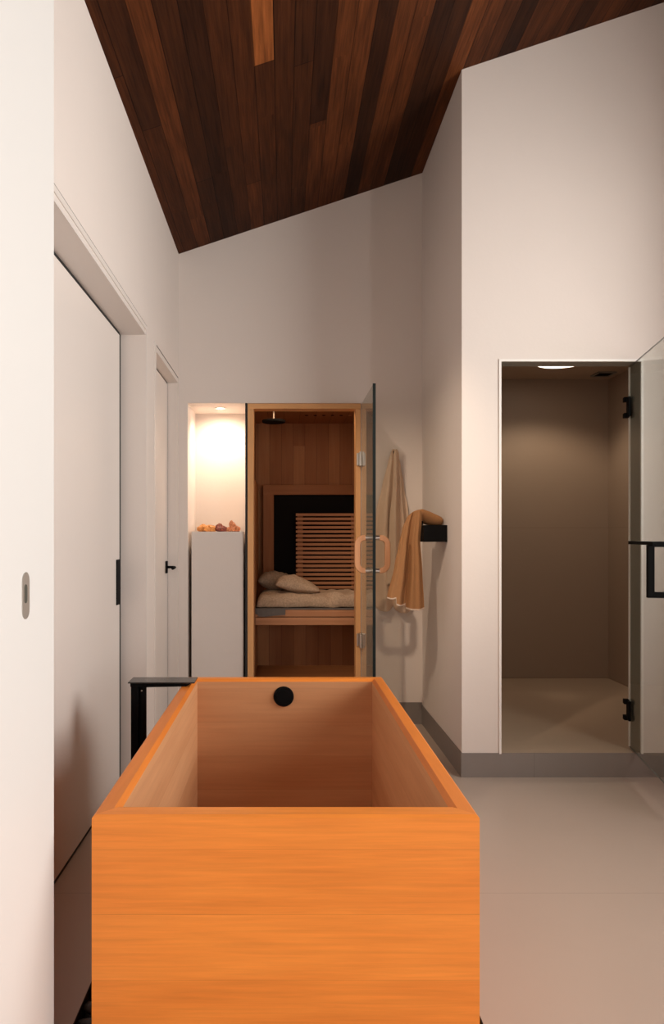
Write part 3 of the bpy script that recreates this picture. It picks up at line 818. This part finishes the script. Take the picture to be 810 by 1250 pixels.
br_ = dict(left=[(0, bx_(495)), (.13, bx_(489.6)), (.35, bx_(485)), (.6, bx_(480)), (1, bx_(471))],
           right=[(0, bx_(513)), (.12, bx_(513)), (.3, bx_(511.5)), (.6, bx_(514.5)), (1, bx_(517))],
           top=bt, bottom=bb, amp=.020, y=3.985, nu=90, nv=60,
           fold=lambda u, v: (math.cos(2*PI*(u*1.9+.12)) + .5*math.cos(2*PI*(u*3.7+.3)) - (1.2*math.exp(-((u-.53)/.03)**2) * -1 if v > .35 else 0)) + .9*math.exp(-v*9), th=.014, hem=True)
bm = sheet([br_])
# the part folded over the rack and rolled back to the wall
pts = [(bx_(503), 4.035, bz_(630)), (bx_(508), 4.04, bz_(629)), (bx_(513), 4.06, 1.372), (.828, 4.075, 1.358), (.855, 4.08, 1.349), (.88, 4.08, 1.342), (.904, 4.08, 1.336), (.918, 4.08, 1.333)]
tube(bm, pts, [.012, .022, .027, .027, .025, .023, .019, .012], 20, flat=1.6)
o = obj('towel', bm, [M['brown'], M['hem']], origin=(.75, 4.0, 1.4), smooth=True)
tag(o, 'brown towel with pale hem draped over the black wall rack', 'towel')

# ------------------------------------------------------------------ shower fittings
hx_, hy_ = 1.848, 3.765
dv = Vector((-.112, -.535, 0)).normalized(); nv_ = Vector((dv.y, -dv.x, 0))   # nv_ points left (-X)
if nv_.x > 0: nv_ = -nv_
sd = thing('shower_door', 'frameless clear glass shower door swung open with black fittings', 'glass door', (hx_, hy_, .135))
def slab(bm, o, d, n, a0, a1, n0, n1, z0, z1):
    o = Vector((o[0], o[1], 0))
    vs = [bm.verts.new(tuple(o + d*a + n*b)[:2] + (z,)) for a in (a0, a1) for b in (n0, n1) for z in (z0, z1)]
    for f in ((0, 1, 3, 2), (4, 6, 7, 5), (0, 4, 5, 1), (2, 3, 7, 6), (0, 2, 6, 4), (1, 5, 7, 3)): bm.faces.new([vs[i] for i in f])
O = (hx_, hy_)
bm = bmesh.new(); slab(bm, O, dv, nv_, 0, .73, -.004, .004, .130, 2.155); obj('pane', bm, M['glass'], sd, origin=(hx_, hy_, .13))
bm = bmesh.new(); slab(bm, O, dv, nv_, .002, .73, -.0042, .0042, 2.1552, 2.1566); slab(bm, O, dv, nv_, .002, .73, -.0042, .0042, .1288, .1298)
M['gedge'] = plain('green_glass_edge', (.10, .11, .10, 1), .3)
obj('edge_line', bm, M['gedge'], sd)
bm = bmesh.new(); slab(bm, O, dv, nv_, -.004, -.0005, -.005, .005, .130, 2.155); obj('edge_seal', bm, M['trimw'], sd)
for z in (1.94, .325):
    bm = bmesh.new()
    slab(bm, O, dv, nv_, -.002, .046, .0045, .017, z-.052, z+.052)
    slab(bm, O, dv, nv_, -.020, .014, .004, .030, z-.055, z-.030); slab(bm, O, dv, nv_, -.020, .014, .004, .030, z+.030, z+.055)
    obj('hinge', bm, M['black'], sd, origin=(hx_, hy_, z), bevel=.002)
# towel bar with D pull
bm = bmesh.new()
slab(bm, O, dv, nv_, .27, .66, .060, .076, 1.212, 1.228)
slab(bm, O, dv, nv_, .60, .628, .056, .084, .974, 1.212); slab(bm, O, dv, nv_, .60, .628, .0045, .056, .974, 1.000)
slab(bm, O, dv, nv_, .60, .628, .0045, .056, 1.203, 1.228)
hb = obj('handle', bm, M['black'], sd, bevel=.0015); hb['label'] = 'square black pull with long thin bar'
bm = bmesh.new(); slab(bm, O, dv, nv_, .30, .318, .0045, .060, 1.212, 1.228); obj('standoff', bm, M['chrome'], hb)

sl = thing('ceiling_light', 'large round lit ceiling lamp inside the shower stall', 'light', (1.97, 4.99, IZ))
bm = bmesh.new(); cyl(bm, (1.97, 4.99, IZ-.001), (1.97, 4.99, IZ-.016), .185, .182, 48); obj('housing', bm, M['trimw'], sl)
bm = bmesh.new(); cyl(bm, (1.97, 4.99, IZ-.0165), (1.97, 4.99, IZ-.019), .172, .170, 48); obj('diffuser', bm, M['disc'], sl)
vg = thing('ceiling_vent', 'small square dark vent grille in the shower ceiling corner', 'vent', (2.45, 5.40, IZ))
bm = bmesh.new(); frame_rect  # square frame
for r_ in ((2.38, 2.52, 5.33, 5.345), (2.38, 2.52, 5.455, 5.47), (2.38, 2.395, 5.345, 5.455), (2.505, 2.52, 5.345, 5.455)): box(bm, *r_, IZ-.010, IZ-.001)
obj('frame', bm, M['jamb'], vg)
bm = bmesh.new()
for i in range(7): box(bm, 2.395, 2.505, 5.350+.015*i, 5.357+.015*i, IZ-.008, IZ-.002)
obj('grille', bm, M['heater'], vg)

# ------------------------------------------------------------------ lights
def area(name, loc, size, sy, energy, col, rot):
    l = bpy.data.lights.new(name, 'AREA'); l.shape = 'RECTANGLE'; l.size = size; l.size_y = sy; l.energy = energy; l.color = col
    o = bpy.data.objects.new(name, l); COL.objects.link(o); o.location = loc; o.rotation_euler = rot; return o
def spot(name, loc, energy, col, ang, blend, rad, rot=(0, 0, 0)):
    l = bpy.data.lights.new(name, 'SPOT'); l.energy = energy; l.color = col; l.spot_size = ang; l.spot_blend = blend; l.shadow_soft_size = rad
    o = bpy.data.objects.new(name, l); COL.objects.link(o); o.location = loc; o.rotation_euler = rot; return o
area('window_daylight', (XR+.20, 2.08, 2.12), 1.5, 1.4, 72, (1, .93, .86), (0, math.radians(90), 0))
area('side_window_daylight', (XR+.20, -.67, 1.06), 1.8, 1.15, 82, (1, .95, .90), (0, math.radians(90), 0))
spot('niche_spot', (-.4375, 4.885, OZ-.006), 25, (1, .76, .56), math.radians(150), 1, .02, (math.radians(16), 0, 0))
def aim(p, q): return (Vector(q) - Vector(p)).to_track_quat('-Z', 'Y').to_euler()
spot('aisle_added_spot', (-.35, 2.0, 3.16), 165, (1, .76, .55), math.radians(38), .9, .05, aim((-.35, 2.0, 3.16), (.70, 4.32, 1.15)))  # unseen warm spot without fixture, added to light the towels and side wall
spot('shower_lamp', (1.97, 4.99, IZ-.022), 31, (1, .80, .58), math.radians(136), .45, .10)
# warm sauna light in the front part of the sauna ceiling
l = bpy.data.lights.new('sauna_lamp', 'AREA'); l.shape = 'RECTANGLE'; l.size = .6; l.size_y = .05; l.energy = 1.5; l.color = (1, .66, .38)
o = bpy.data.objects.new('sauna_lamp', l); COL.objects.link(o); o.location = (.15, YW+.16, KZ1-.02)

w = bpy.data.worlds.new('world'); S.world = w; w.use_nodes = True
nt = w.node_tree; bg = nt.nodes['Background']; bg.inputs[0].default_value = (.80, .88, 1, 1); bg.inputs[1].default_value = .6

# ------------------------------------------------------------------ camera
cam = bpy.data.cameras.new('camera'); co = bpy.data.objects.new('camera', cam); COL.objects.link(co)
co.location = (0, 0, 1.25); co.rotation_euler = (math.radians(90), 0, 0)
cam.sensor_fit = 'VERTICAL'; cam.sensor_height = 36; cam.sensor_width = 36
cam.lens = 860*36/1250; cam.shift_x = 59/1250; cam.shift_y = 30/1250; cam.clip_start = .05
S.camera = co
S.view_settings.view_transform = 'Standard'; S.view_settings.look = 'None'
S.view_settings.exposure = 0.15; S.view_settings.gamma = 1; S.view_settings.use_curve_mapping = False
S.cycles.max_bounces = 12; S.cycles.diffuse_bounces = 8; S.cycles.transparent_max_bounces = 16
